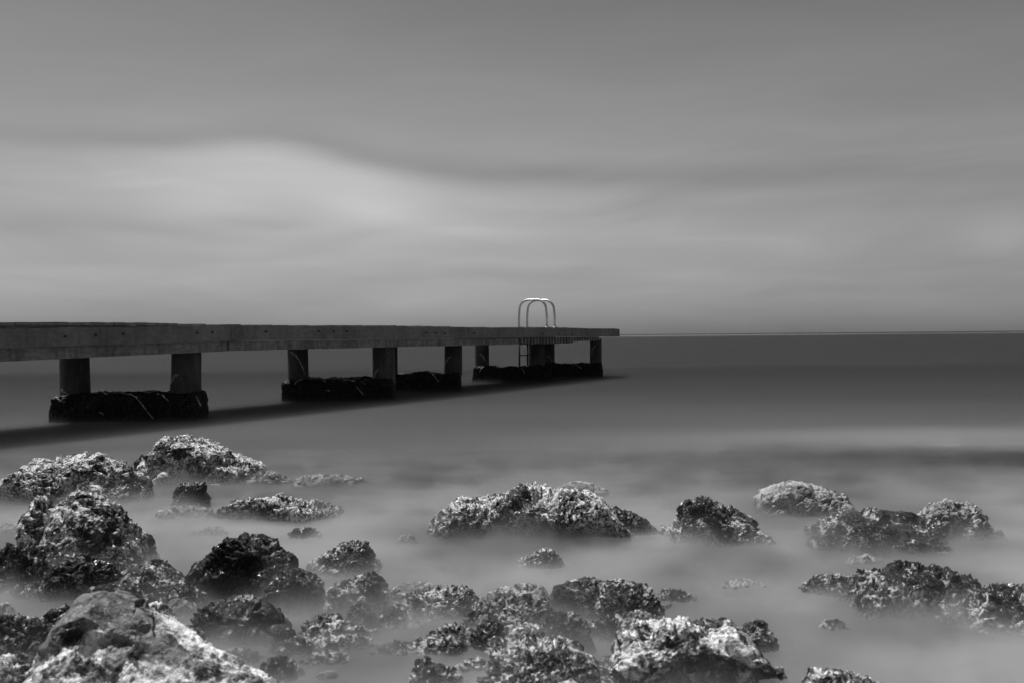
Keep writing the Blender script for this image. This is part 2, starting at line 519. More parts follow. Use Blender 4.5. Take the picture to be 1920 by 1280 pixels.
# edge boards in lengths with slight kinks
segs = [(Y0, 12.42, 0.0, 0.012, 0.190), (12.435, 17.6, 0.004, 0.0, 0.186), (17.61, 19.42, 0.0, 0.02, 0.184), (19.43, YE, 0.02, -0.01, 0.178)]
for i, (ya, yb, oa, ob, h) in enumerate(segs):
    pp(prism('edge_board', edge(ya, oa), edge(yb, ob), -NR * 0.045, ftop(ya) - h, ftop(ya), ftop(yb) - h, ftop(yb), M['fascia'], None, 10, 0.004, i))
for i, (ya, yb, h) in enumerate([(Y0, 12.41, 0.125), (12.43, 15.7, 0.12), (15.71, 19.35, 0.118)]):
    za, zb = ftop(ya) - 0.192, ftop(yb) - 0.192
    pp(prism('lower_beam', edge(ya, -0.032), edge(yb, -0.032), -NR * 0.09, za - h, za, zb - h, zb, M['lowbeam'], None, 8, 0.005, 20 + i))
# far side boards
for i, (ya, yb) in enumerate([(Y0, 14.5), (14.51, YE)]):
    pp(prism('edge_board', edge(ya, -WIDTH) , edge(yb, -WIDTH), NR * 0.045, ftop(ya) - 0.19, ftop(ya), ftop(yb) - 0.19, ftop(yb), M['fascia'], None, 6, 0.004, 40 + i))
    pp(prism('lower_beam', edge(ya, -WIDTH + 0.05), edge(yb, -WIDTH + 0.05), NR * 0.09, ftop(ya) - 0.312, ftop(ya) - 0.194, ftop(yb) - 0.312, ftop(yb) - 0.194, M['lowbeam'], None, 6, 0.004, 50 + i))
# end board
pp(prism('end_board', edge(YE + 0.002, 0.0), edge(YE + 0.002, -WIDTH), D2 * 0.045, ftop(YE) - 0.176, ftop(YE) - 0.004, ftop(YE) - 0.176, ftop(YE) - 0.004, M['fascia'], None))
# stringers under the planks
for off in (-0.075, -0.9, -1.63):
    pp(prism('stringer', edge(Y0, off), edge(YE - 0.1, off), -NR * 0.06, 1.080, 1.134, 1.070, 1.100, M['lowbeam'], None, 8, 0.004, int(-off * 100)))
# joists showing under the far end
rnd = random.Random(4)
k = 0
y = 19.5
while y < 23.0:
    h = 0.115 if y < 21.7 else 0.075
    zt = ftop(y) - 0.184
    pp(prism('joist', edge(y, -0.05), edge(y, -WIDTH + 0.16), D2 * (0.06 + rnd.random() * 0.02), zt - h - rnd.random() * 0.02, zt, zt - h, zt, M['lowbeam'], None, 1, 0, 0))
    y += 0.125; k += 1
# decking planks, laid across
pl_w = 0.140
s, i = 0.0, 0
L = (YE - Y0) / D2.y
rnd = random.Random(11)
while s + pl_w < L - 0.01:
    ya = Y0 + s * D2.y
    lift = rnd.uniform(-0.004, 0.005) + 0.007 * math.sin(ya * 1.3) 
    zt = (1.172 - max(0, ya - 12.4) * 0.0024) + lift
    ov = -0.028 + rnd.uniform(-0.012, 0.010)
    a = edge(ya, ov); b = edge(ya, -WIDTH + 0.02 + rnd.uniform(-0.01, 0.01))
    ta, tb = rnd.uniform(-0.003, 0.003), rnd.uniform(-0.003, 0.003)
    pp(prism('deck_plank', a, b, D2 * pl_w, zt - 0.032 + ta, zt + ta, zt - 0.032 + tb, zt + tb, M['plank'], None))
    s += pl_w + 0.010; i += 1

# bolt heads along the edge boards
for (bx_, by_) in ((120, 631), (178, 628), (229, 626), (368, 624), (397, 623), (497, 622), (596, 621), (624, 621), (649, 621), (798, 624), (816, 624), (833, 625), (888, 625), (1015, 626), (1047, 626), (1072, 627)):
    r_ = ray(bx_, by_); Yb = EDGE0 / (r_.x / r_.y - 0.53)
    p_ = at_y(bx_, by_, Yb); q_ = Vector((NR.x, NR.y, 0))
    pp(tube('bolt', [p_ - q_ * 0.03, p_ + q_ * 0.026], 0.012, M['oldsteel'], None, 8))
# columns and footings
def column(pxl, pxr, Y, z0, z1, strip=None, seed=0):
    Y = Y + 0.27
    cx = (pxl + pxr) / 2
    c = at_y(cx, 660, Y)
    R = (pxr - pxl) / 2 * Y / FPX
    n = 40
    verts, faces = [], []
    rings = 9
    lean = random.Random(seed).uniform(-0.0015, 0.0015)
    for i in range(rings + 1):
        z = z0 + (z1 - z0) * i / rings
        rr = R * (1.02 - 0.03 * i / rings)
        for k in range(n):
            a = 2 * math.pi * k / n
            verts.append((c.x + lean * i + rr * math.cos(a), c.y + rr * math.sin(a), z))
    for i in range(rings):
        for k in range(n):
            faces.append((i * n + k, i * n + (k + 1) % n, (i + 1) * n + (k + 1) % n, (i + 1) * n + k))
    faces.append(tuple(range(n))[::-1]); faces.append(tuple(range(rings * n, (rings + 1) * n)))
    o = pp(mesh_obj('column', verts, faces, M['column'], None, smooth=True))
    mod = o.modifiers.new('edge', 'EDGE_SPLIT'); mod.split_angle = math.radians(50)
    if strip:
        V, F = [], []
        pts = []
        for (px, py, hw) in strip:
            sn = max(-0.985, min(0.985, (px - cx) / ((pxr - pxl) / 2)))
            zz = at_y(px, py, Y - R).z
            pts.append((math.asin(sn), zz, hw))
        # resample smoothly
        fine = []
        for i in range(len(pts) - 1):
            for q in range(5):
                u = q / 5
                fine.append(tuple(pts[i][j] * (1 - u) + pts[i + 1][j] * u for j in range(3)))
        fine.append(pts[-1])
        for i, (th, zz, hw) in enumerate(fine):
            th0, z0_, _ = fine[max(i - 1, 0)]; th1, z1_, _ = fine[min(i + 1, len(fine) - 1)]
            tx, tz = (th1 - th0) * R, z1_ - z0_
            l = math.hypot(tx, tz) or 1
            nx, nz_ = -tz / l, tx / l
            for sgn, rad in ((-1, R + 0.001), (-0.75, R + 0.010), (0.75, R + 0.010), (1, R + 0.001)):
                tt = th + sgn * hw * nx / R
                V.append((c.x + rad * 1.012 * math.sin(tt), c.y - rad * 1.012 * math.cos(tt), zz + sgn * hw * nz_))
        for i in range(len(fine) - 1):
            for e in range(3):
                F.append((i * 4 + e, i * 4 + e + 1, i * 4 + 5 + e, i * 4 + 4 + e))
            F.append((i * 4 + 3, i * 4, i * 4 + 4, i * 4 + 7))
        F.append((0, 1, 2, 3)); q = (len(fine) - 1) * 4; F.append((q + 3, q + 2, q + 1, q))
        st = mesh_obj('pale_strip', V, F, M['palemark'], None)  # raised pale ribbon of unknown nature following the column's curve
        st['label'] = 'pale curved raised strip on the dark column'
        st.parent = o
    return o
def footing(pxl, pxr, Y, top=0.335, depth=0.5, seed=0, seams=()):
    a = at_y(pxl, 720, Y).x + 0.02; b = at_y(pxr, 720, Y).x - 0.02
    Y = Y + depth / 2
    nx = max(60, int((b - a) / 0.016)); nr = 150
    xs_ = np.linspace(a, b, nx)
    # rounded-rectangle ring in (y, z)
    th = np.linspace(0, 2 * np.pi, nr, endpoint=False)
    cz = (top - 0.45) / 2; hz = (top + 0.45) / 2
    cs, sn = np.cos(th), np.sin(th)
    e = 0.22
    ry = -np.sign(cs) * np.abs(cs) ** e * depth / 2
    rz = np.sign(sn) * np.abs(sn) ** e * hz
    P = np.zeros((nx, nr, 3))
    tt = np.linspace(-1, 1, nx)
    endr = (1 - np.abs(tt) ** 40) ** 0.5 * 0.12 + 0.88
    P[:, :, 0] = xs_[:, None] + (np.sign(tt) * np.maximum(0, np.abs(tt) - 0.9))[:, None] * np.maximum(0, 0.25 - rz - cz)[None, :] * 0.5
    P[:, :, 1] = Y + 0.0 + ry[None, :] * endr[:, None] * (1 + 0.10 * np.maximum(0, -rz))[None, :]
    P[:, :, 2] = cz + rz[None, :] * endr[:, None]
    q = P.reshape(-1, 3)
    n = np.stack([np.zeros(nx * nr), np.tile(ry / (depth / 2), nx), np.tile(rz / hz, nx)], 1)
    n[:, 0] = np.repeat(np.sign(tt) * np.abs(tt) ** 20, nr)
    n /= np.linalg.norm(n, axis=1)[:, None] + 1e-6
    w1, _ = worley(q * 16, seed); w2, _ = worley(q * 38, seed + 5)
    w3, _ = worley(q * 5.5, seed + 8)
    d = 0.035 * fbm(q * 3, 4, seed) + 0.03 * (0.5 - w3) + 0.036 * (0.5 - w1) + 0.018 * (0.5 - w2)
    P = (q + n * d[:, None]).reshape(nx, nr, 3)
    o = pp(grid_obj('footing', P, M['footing']))
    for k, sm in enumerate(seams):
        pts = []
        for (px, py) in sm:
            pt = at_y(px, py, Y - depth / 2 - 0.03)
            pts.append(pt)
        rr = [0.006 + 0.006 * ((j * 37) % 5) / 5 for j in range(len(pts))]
        s_ = tube('pale_line', pts, rr, M['palemark'], None, 6)  # thin raised pale line, nature unknown, along the footing's front
        s_['label'] = 'thin pale raised line on the dark footing'
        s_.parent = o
    return o
YB = [12.1, 15.6, 18.1, 21.7, 23.3]
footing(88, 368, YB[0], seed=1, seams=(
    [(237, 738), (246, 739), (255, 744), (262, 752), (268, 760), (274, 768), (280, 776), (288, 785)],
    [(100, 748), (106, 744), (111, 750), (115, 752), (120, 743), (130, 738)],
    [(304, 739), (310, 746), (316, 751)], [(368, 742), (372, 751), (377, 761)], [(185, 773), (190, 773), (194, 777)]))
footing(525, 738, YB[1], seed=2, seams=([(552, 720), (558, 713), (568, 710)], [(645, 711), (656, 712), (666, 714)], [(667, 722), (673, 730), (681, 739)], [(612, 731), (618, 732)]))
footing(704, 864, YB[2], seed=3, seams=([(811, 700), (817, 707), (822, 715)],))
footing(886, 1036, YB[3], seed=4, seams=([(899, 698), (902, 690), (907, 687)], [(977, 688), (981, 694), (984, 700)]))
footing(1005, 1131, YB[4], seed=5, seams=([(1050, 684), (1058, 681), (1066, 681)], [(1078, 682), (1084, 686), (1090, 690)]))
zc = 0.90
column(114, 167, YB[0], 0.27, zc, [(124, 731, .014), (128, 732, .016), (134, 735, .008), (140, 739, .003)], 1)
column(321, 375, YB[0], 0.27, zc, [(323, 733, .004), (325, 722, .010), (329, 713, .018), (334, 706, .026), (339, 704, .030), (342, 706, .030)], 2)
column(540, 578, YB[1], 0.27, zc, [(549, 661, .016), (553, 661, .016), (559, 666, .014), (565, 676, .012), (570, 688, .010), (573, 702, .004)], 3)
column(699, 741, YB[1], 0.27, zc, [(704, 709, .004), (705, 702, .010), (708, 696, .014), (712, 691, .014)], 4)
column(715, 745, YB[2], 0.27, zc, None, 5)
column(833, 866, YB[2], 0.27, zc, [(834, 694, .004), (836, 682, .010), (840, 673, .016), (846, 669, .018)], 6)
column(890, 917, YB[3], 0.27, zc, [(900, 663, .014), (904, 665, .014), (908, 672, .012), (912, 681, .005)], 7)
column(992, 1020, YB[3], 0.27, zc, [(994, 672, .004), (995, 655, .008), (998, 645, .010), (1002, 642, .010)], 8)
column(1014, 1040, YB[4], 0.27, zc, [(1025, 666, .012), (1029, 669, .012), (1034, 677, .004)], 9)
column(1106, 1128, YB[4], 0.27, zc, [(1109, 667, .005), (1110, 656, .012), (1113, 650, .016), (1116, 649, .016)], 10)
for o in pier_parts:
    o.parent = pier
    o.matrix_parent_inverse = Matrix.Translation(-pier.location)

# ------------------------------------------------------------------ swim ladder
Yl = 23.3
base = Vector((EDGE0 + 0.53 * Yl, Yl)) - NR * 0
# far edge of the deck at the ladder: start from the photo column of the outer legs
Yl = 23.4
fe = Vector((EDGE0 + 0.53 * Yl, Yl))
r0 = ray(981, 613)
# intersect plan ray with far edge line
kx = r0.x / r0.y
c0 = EDGE0 - (WIDTH + 0.07) / D2.y
Yl = c0 / (kx - 0.53)
mid = Vector((kx * Yl, Yl))
lad = empty('swim_ladder', (mid.x, mid.y, 1.15))
tag(lad, 'shiny steel swim ladder with two arched handrails at the pier end', 'ladder')
lp = []
zt, zd = 1.17 + 0.65, 1.155
span = 0.72
for sd_ in (-0.21, 0.21):
    o0 = mid + D2 * sd_
    def P3(u, z): return (o0.x + NR.x * u, o0.y + NR.y * u, z)
    lp.append(tube('lower_rail', [P3(0, -0.25), P3(0, 0.3), P3(0, 1.0)], 0.024, M['oldsteel'], None, 12))
    pts = [P3(0, 0.995), P3(0, 1.2), P3(0.0, zt - 0.40), P3(0.006, zt - 0.3)]
    for a in np.linspace(0, math.pi / 2, 9):
        pts.append(P3(0.25 - 0.235 * math.cos(a), zt - 0.22 + 0.22 * math.sin(a)))
    for a in np.linspace(0, math.pi / 2, 9):
        pts.append(P3(span - 0.25 + 0.235 * math.sin(a), zt - 0.22 + 0.22 * math.cos(a)))
    pts += [P3(span, zt - 0.36), P3(span + 0.005, zd)]
    lp.append(tube('handrail', pts, 0.026, M['steel'], None, 12))
    fl = tube('floor_flange', [P3(span + 0.005, 1.150), P3(span + 0.005, 1.195)], 0.05, M['steel'], None, 14); lp.append(fl)
    fl = tube('floor_flange', [P3(0.09, 1.165), P3(-0.01, 1.165)], 0.035, M['steel'], None, 14); lp.append(fl)
for z in (0.02, 0.28, 0.54, 0.80):
    a = mid - D2 * 0.21; b = mid + D2 * 0.21
    lp.append(prism('rung', a - NR * 0.03, b - NR * 0.03, NR * 0.07, z - 0.014, z + 0.014, z - 0.014, z + 0.014, M['oldsteel'], None))
for o in lp:
    o.parent = lad
    o.matrix_parent_inverse = Matrix.Translation(-lad.location)

# ------------------------------------------------------------------ rocks
def rock(label, outline, base_y, mat, depth=None, crust=1.0, lump=1.0, lean=0.0, seed=0, under=0.0, group=None, box=0.62, push=0.0, strata=0.0, facet=1.0):
    """outline: the rock's upper outline in photo pixels, left to right; base_y: photo row where its front meets the water"""
    xs_ = np.array([p[0] for p in outline], float)
    cx = (xs_[0] + xs_[-1]) / 2
    front = on_water(cx, base_y)
    wpx = xs_[-1] - xs_[0]
    Wm = wpx * front.y / FPX
    D = depth if depth else min(0.42, max(0.07, 0.34 * Wm))
    Yc = front.y + D * 0.85 + push
    tops = [at_y(p[0], p[1], Yc) for p in outline]
    tx = np.array([p.x for p in tops]); tz = np.array([p.z for p in tops])
    zb = -0.22
    ext = 0.05 * (tx[-1] - tx[0]) + 0.02
    tx = np.concatenate([[tx[0] - ext], tx, [tx[-1] + ext]])
    tz = np.concatenate([[zb + 0.03], tz, [zb + 0.03]])
    px = Yc / 996.0                                   # one render pixel in metres
    step = max(0.0028, px * 1.04)
    nx = int(np.clip((tx[-1] - tx[0]) / step, 40, 420))
    Hm = tz.max() - zb
    nr = int(np.clip((2.2 * D + 1.9 * Hm) * 0.78 / step, 60, 280))
    x = np.linspace(tx[0], tx[-1], nx)
    H = np.interp(x, tx, tz) - zb
    ker = np.array([1, 2, 1.0]); ker /= ker.sum()
    for _ in range(max(1, nx // 60)):
        H[1:-1] = np.convolve(H, ker, 'valid')
    u = np.linspace(-1, 1, nx)
    Dx = D * (0.30 + 0.70 * np.maximum(0, 1 - np.abs(u) ** 2.6) ** 0.5)
    # wander of the ridge front to back
    nf = int((nr - 3) * 0.76); nb = nr - 3 - nf
    phi = np.concatenate([np.linspace(-0.12, 1.85, nf), np.linspace(1.85, math.pi + 0.12, nb + 1)[1:], [math.pi * 1.25, math.pi * 1.5, math.pi * 1.75]])
    c, s = np.cos(phi), np.sin(phi)
    cy = -np.sign(c) * np.abs(c) ** box
    sz = np.where(s > 0, np.abs(s) ** box, -0.25 * np.abs(s))
    P = np.zeros((nx, nr, 3))
    P[:, :, 0] = x[:, None]
    wan = vnoise(np.stack([x * 4 + seed, x * 0 + seed * 1.7, x * 0], 1), seed) * 0.18
    P[:, :, 1] = Yc + Dx[:, None] * (cy[None, :] + (wan[:, None] + lean) * np.maximum(0, sz)[None, :])
    P[:, :, 2] = zb + H[:, None] * sz[None, :]
    # the ring's highest line of sight must meet the photographed outline
    tgt = H + zb - CAM_H
    Hs = H.copy()
    for _ in range(6):
        tt = ((zb + Hs[:, None] * np.maximum(sz, 0)[None, :]) - CAM_H) / P[:, :, 1]
        Hs = np.maximum(0.02, Hs + (tgt / Yc - tt.max(axis=1)) * Yc)
    P[:, :, 2] = zb + Hs[:, None] * sz[None, :]
    if under:   # front face cut back below the middle
        zz = np.clip((P[:, :, 2]) / np.maximum(0.02, H[:, None] + zb), 0, 1)
        fr = (cy < 0)[None, :]
        cut = np.where(fr, np.clip(0.55 - zz, 0, 1) * under * D * 2.2, 0)
        P[:, :, 1] += cut
    # normals of the smooth body
    gx = np.gradient(P, axis=0); gp = np.roll(P, -1, 1) - np.roll(P, 1, 1)
    N = np.cross(gx, gp)
    nl = np.linalg.norm(N, axis=2, keepdims=True); N = N / (nl + 1e-9)
    cen = P.mean(axis=1, keepdims=True)
    if ((P - cen) * N).sum() < 0: N = -N
    q = P.reshape(-1, 3); n = N.reshape(-1, 3)
    size = min(Wm, Hm * 2.2)
    w0, w02 = worley(q * (3.2 / max(size, 0.15)) + seed, seed)
    big = fbm(q * (2.2 / max(size, 0.15)), 3, seed) 
    d = lump * size * (0.06 * big + 0.085 * (0.48 - w0))
    cell = max(size, 0.15) / 2.6
    fw = q + 0.25 * cell * np.stack([vnoise(q / cell * 2.2, seed + 41), vnoise(q / cell * 2.2 + 5, seed + 42), vnoise(q / cell * 2.2 + 11, seed + 43)], 1)
    d += facet * cell * (0.14 * facets(fw / cell, seed + 51) + 0.05 * facets(fw / cell * 2.3, seed + 52))
    # crack lines between blocks
    d -= lump * 0.020 * np.exp(-((w02 - w0) / 0.10) ** 2)
    wr = q + 0.03 * np.stack([vnoise(q * 14, seed + 1), vnoise(q * 14 + 9, seed + 2), vnoise(q * 14 + 21, seed + 3)], 1)
    f1 = float(np.clip(0.15 / px, 24, 52)); f2 = f1 * 2.3; f3 = f1 * 4.6
    a1, b1 = worley(wr * f1, seed + 7)
    a2, b2 = worley(wr * f2, seed + 9)
    a3, b3 = worley(wr * f3, seed + 13)
    rid = 1 - np.abs(fbm(wr * 24, 3, seed + 11))
    patch = np.clip(0.70 + 1.1 * vnoise(q * 4.5, seed + 21), 0.08, 1.5)
    fineamp = crust * patch
    d += fineamp * (0.62 / f1 * (0.45 - a1) + 1.35 / f2 * (0.45 - a2) + 1.2 / f3 * (0.45 - a3) + 0.010 * (rid - 0.6))
    d += 0.010 * fbm(q * 11, 3, seed + 31)
    if strata:
        sc = q[:, 2] * 0.8 + q[:, 0] * 0.5
        d += strata * np.sin(sc * 150 + 3 * vnoise(q * 9, seed + 5)) * 0.5
    d *= np.clip((q[:, 2] - zb) / 0.08, 0, 1)
    q = q + n * d[:, None]
    Q = q.reshape(nx, nr, 3)
    tt = ((Q[:, :, 2] - CAM_H) / Q[:, :, 1]).max(axis=1)
    err = (tgt / Yc - tt) * Yc
    kw = max(3, nx // 9); kk = np.hanning(kw + 2)[1:-1]; kk /= kk.sum()
    err = np.convolve(np.pad(err, kw // 2, 'edge'), kk, 'same')[kw // 2: kw // 2 + nx]
    top = Q[:, :, 2].max(axis=1) - zb
    Q[:, :, 2] += err[:, None] * np.clip((Q[:, :, 2] - zb) / np.maximum(top, 0.03)[:, None], 0, 1)
    q = Q.reshape(-1, 3)
    org = np.array([float(tx.mean()), Yc, 0.0])
    P = (q - org).reshape(nx, nr, 3)
    o = grid_obj('rock', P, M[mat], None, tuple(org))
    tag(o, label, 'rock', group or 'shore rocks in the misty shallows')
    return o

R = rock
# --- far row
R('long low crusted rock at the left edge, farthest back there', [(-40, 905), (0, 893), (20, 878), (50, 857), (75, 862), (95, 853), (125, 851), (165, 847), (190, 855), (215, 868), (245, 872), (262, 886), (282, 899)], 945, 'crust', 0.34, 1.2, 0.7, 0.1, 101)
R('pale crusted rock with a pointed left peak, nearest the first pier footing', [(262, 868), (288, 850), (293, 832), (305, 818), (330, 812), (345, 820), (375, 823), (400, 833), (430, 845), (450, 855), (470, 865), (480, 885), (490, 900)], 912, 'crust', 0.30, 1.15, 0.6, 0.2, 102)
R('hazy grey shoulder of rock left of the pale peaked rock', [(252, 880), (258, 862), (270, 850), (290, 852), (305, 880)], 898, 'weed', 0.12, 1.0, 0.5, 0, 103, push=0.05)
R('small dark stump of rock in front of the pale peaked rock', [(322, 940), (330, 915), (342, 905), (365, 902), (386, 904), (393, 935)], 955, 'weed', 0.09, 1.1, 0.5, 0, 104)
R('faint pale rubble at the foot of the dark stump', [(295, 958), (330, 948), (365, 946), (400, 955)], 972, 'pale', 0.07, 1.0, 0.4, 0, 105)
R('flat dark crusted rock, wide and low, right of the stump', [(404, 962), (415, 945), (435, 935), (470, 930), (500, 932), (530, 923), (545, 932), (580, 936), (610, 942), (630, 950), (643, 968)], 980, 'crust', 0.2, 1.3, 0.5, 0, 106, under=0.25)
R('faint far rock almost sunk in mist behind the flat dark rock', [(552, 903), (565, 892), (600, 888), (640, 889), (675, 896), (705, 908)], 912, 'pale', 0.14, 0.9, 0.5, 0, 107)
R('faint hump of rock sinking into mist right of the pale peaked rock', [(485, 902), (500, 882), (520, 884), (545, 900)], 908, 'pale', 0.1, 0.9, 0.5, 0, 108)
R('hazy pale rubble right of the long low left rock', [(145, 908), (165, 899), (190, 895), (220, 905), (250, 924)], 932, 'pale', 0.16, 1.0, 0.5, 0, 109)
# --- left cluster
R('striped slab tilted up to a bright ridge, left of the cluster', [(42, 985), (48, 958), (60, 940), (78, 927), (90, 940), (105, 962), (125, 985), (142, 1015), (155, 1045)], 1066, 'crust', 0.15, 0.7, 0.2, 0.1, 110, box=0.85, strata=0.008)
R('long rough slab sloping down to the right in the left cluster', [(92, 962), (108, 938), (128, 921), (145, 916), (168, 922), (190, 934), (215, 946), (235, 970), (255, 1000), (270, 1030), (287, 1065)], 1086, 'crust', 0.2, 1.2, 0.3, 0.2, 111, box=0.85)
R('small dark weedy rock at the left edge below the striped slab', [(-30, 1040), (0, 1030), (20, 1018), (50, 1014), (70, 1030), (90, 1065)], 1112, 'weed', 0.13, 1.1, 0.6, 0, 112)
R('low dark rubble between the striped slab and the big white-patched boulder', [(70, 1095), (95, 1075), (118, 1050), (140, 1035), (175, 1042), (205, 1055), (235, 1070), (262, 1095)], 1122, 'weed', 0.12, 1.2, 0.7, 0, 113)
R('low speckled rubble beside the left foot of the dark domed boulder', [(215, 1085), (250, 1066), (285, 1060), (320, 1072), (350, 1085), (368, 1108)], 1138, 'greycrust', 0.14, 1.2, 0.7, 0, 114)
R('faint rock at the left edge behind the striped slab', [(-30, 992), (0, 982), (25, 977), (48, 984), (62, 1002)], 1008, 'pale', 0.1, 1.0, 0.5, 0, 115)
R('big boulder with white patches in the bottom left corner', [(-15, 1290), (20, 1250), (60, 1200), (90, 1150), (115, 1115), (150, 1103), (190, 1115), (240, 1140), (290, 1165), (340, 1195), (400, 1225), (440, 1250), (490, 1275), (540, 1310)], 1450, 'bigpatch', 0.30, 0.5, 0.35, 0.35, 116, box=1.1, facet=0.8)
R('dark knobbly rock at the left edge beside the white-patched boulder', [(-40, 1170), (0, 1150), (30, 1151), (60, 1156), (88, 1166), (108, 1200)], 1270, 'weed', 0.1, 1.2, 0.7, 0, 117)
R('small whitish stone at the left edge above the dark knobbly rock', [(-20, 1140), (0, 1130), (14, 1128), (25, 1140)], 1158, 'crust', 0.05, 0.8, 0.5, 0, 118)
R('dark wet domed boulder with a pale patch left of centre', [(366, 1108), (370, 1065), (388, 1040), (420, 1020), (440, 1005), (460, 998), (490, 1003), (520, 1025), (545, 1043), (562, 1064), (580, 1100)], 1128, 'wet', 0.2, 0.8, 0.9, -0.1, 119, under=0.3)
R('round black boulder leaning on the dark domed boulder', [(502, 1125), (510, 1085), (530, 1068), (558, 1066), (590, 1075), (606, 1090), (614, 1122)], 1160, 'wet', 0.12, 0.45, 0.6, -0.15, 120, under=0.55)
R('broken dark rock with pale ledges below the domed boulder', [(350, 1178), (368, 1142), (400, 1128), (440, 1128), (480, 1120), (515, 1138), (545, 1175), (565, 1205)], 1212, 'wet', 0.12, 1.2, 1.0, 0, 121)
R('half pale, half black stone between the broken dark rock and the big boulder', [(250, 1160), (268, 1134), (298, 1126), (322, 1138), (340, 1190)], 1200, 'crust', 0.08, 0.8, 0.7, 0, 122)
R('small flat pale stone against the broken dark rock', [(318, 1132), (330, 1120), (352, 1124), (362, 1145)], 1160, 'pale', 0.05, 0.8, 0.5, 0, 123)
# --- middle
R('hazy rock rising from mist behind the round black boulder', [(578, 1060), (600, 1038), (630, 1022), (645, 1014), (685, 1012), (700, 1036), (722, 1058)], 1078, 'greycrust', 0.13, 1.1, 0.6, 0, 124)
R('knobbly rock with a rounded top knob, right of the round black boulder', [(606, 1118), (622, 1094), (650, 1084), (672, 1076), (690, 1068), (704, 1076), (722, 1092), (745, 1108), (762, 1140)], 1164, 'weed', 0.14, 1.4, 1.0, 0, 125)
R('rounded block with a dark top, centre of the near row', [(745, 1140), (762, 1112), (790, 1104), (818, 1101), (845, 1095), (878, 1099), (896, 1120), (910, 1152)], 1164, 'greycrust', 0.14, 1.3, 0.7, 0, 126)
R('faint flat rock showing behind the rounded block', [(725, 1105), (750, 1092), (800, 1090), (830, 1098)], 1112, 'pale', 0.08, 0.8, 0.4, 0, 127)
R('pale speckled rubble below the knobbly rock', [(566, 1195), (590, 1168), (635, 1160), (680, 1170), (715, 1192)], 1203, 'crust', 0.1, 1.2, 0.7, 0, 128)
R('low hazy rubble bank, nearest below the rounded block', [(690, 1224), (715, 1206), (745, 1200), (770, 1202), (800, 1190), (835, 1188), (862, 1198), (880, 1220)], 1232, 'weed', 0.09, 1.1, 0.6, 0, 129)
R('small two-humped stone at the bottom edge, left of centre', [(765, 1268), (774, 1240), (798, 1228), (815, 1240), (835, 1246), (855, 1250), (875, 1278)], 1298, 'greycrust', 0.09, 1.2, 0.9, 0, 130)
R('small round glistening stone near the bottom edge beside the big boulder', [(483, 1256), (498, 1234), (525, 1226), (550, 1234), (570, 1264)], 1280, 'wet', 0.07, 0.7, 0.5, 0, 131)
R('tiny pale stone poking through mist near the bottom edge', [(592, 1266), (604, 1259), (618, 1256), (628, 1266)], 1274, 'pale', 0.035, 0.6, 0.4, 0, 132)
R('biggest pale crusted rock, flat-topped, in the middle of the water', [(816, 990), (825, 965), (848, 946), (860, 933), (890, 930), (920, 928), (960, 920), (980, 908), (1000, 904), (1020, 908), (1035, 916), (1070, 915), (1100, 918), (1130, 934), (1140, 948), (1160, 962), (1180, 985)], 1022, 'crust', 0.3, 1.35, 0.6, 0.05, 133, under=0.6)
R('dark tail stone at the right end of the biggest pale rock', [(1110, 985), (1130, 955), (1150, 947), (1170, 953), (1190, 960), (1220, 975), (1238, 992)], 1006, 'weed', 0.14, 1.3, 0.6, 0, 134)
R('faint rock in the mist behind the biggest pale rock', [(1035, 918), (1055, 906), (1085, 900), (1120, 907), (1165, 930)], 932, 'pale', 0.16, 0.9, 0.5, 0, 135)
R('small hazy stone just in front of the biggest pale rock', [(968, 1052), (995, 1037), (1020, 1026), (1040, 1028), (1053, 1052)], 1066, 'greycrust', 0.09, 1.1, 0.5, 0, 136)
R('tiny hazy stone alone left of the biggest pale rock', [(742, 1012), (755, 1002), (775, 1003), (788, 1014)], 1020, 'greycrust', 0.06, 1.0, 0.5, 0, 137)
R('small hazy stone in front of the flat dark rock', [(540, 1000), (555, 989), (580, 986), (606, 1002)], 1010, 'weed', 0.08, 1.1, 0.5, 0, 138)
R('barely visible pale stone in mist above the dark domed boulder', [(355, 1000), (380, 988), (405, 984), (428, 996)], 1006, 'pale', 0.07, 1.0, 0.4, 0, 139)
R('pale hazy rubble slope between the rounded block and the long weedy rock', [(900, 1125), (915, 1110), (945, 1098), (985, 1091), (1015, 1098), (1036, 1122)], 1190, 'pale', 0.2, 1.1, 0.7, 0.1, 140)
R('long weedy rock right of the pale rubble slope', [(1024, 1115), (1035, 1098), (1060, 1089), (1090, 1085), (1105, 1080), (1135, 1088), (1170, 1085), (1190, 1089), (1218, 1095), (1240, 1118), (1262, 1155)], 1172, 'weed', 0.22, 1.3, 0.7, 0, 141, under=0.2)
R('faint low stones trailing right of the long weedy rock', [(1228, 1118), (1250, 1101), (1280, 1106), (1315, 1122)], 1130, 'weed', 0.08, 1.1, 0.5, 0, 142)
R('dark squarish stone wedged behind the coarse grey boulder', [(1010, 1195), (1022, 1158), (1045, 1144), (1075, 1145), (1095, 1160), (1114, 1215)], 1235, 'wet', 0.1, 1.0, 0.8, 0, 143)
R('coarse grey boulder at the bottom edge, centre', [(910, 1250), (922, 1212), (955, 1192), (1000, 1184), (1045, 1190), (1085, 1202), (1118, 1232), (1145, 1265), (1170, 1300)], 1345, 'greycrust', 0.19, 1.2, 0.8, 0.25, 144)
R('small shaggy stone left of the coarse grey boulder', [(862, 1210), (885, 1184), (912, 1162), (938, 1168), (958, 1200)], 1222, 'weed', 0.08, 1.3, 0.7, 0, 145)
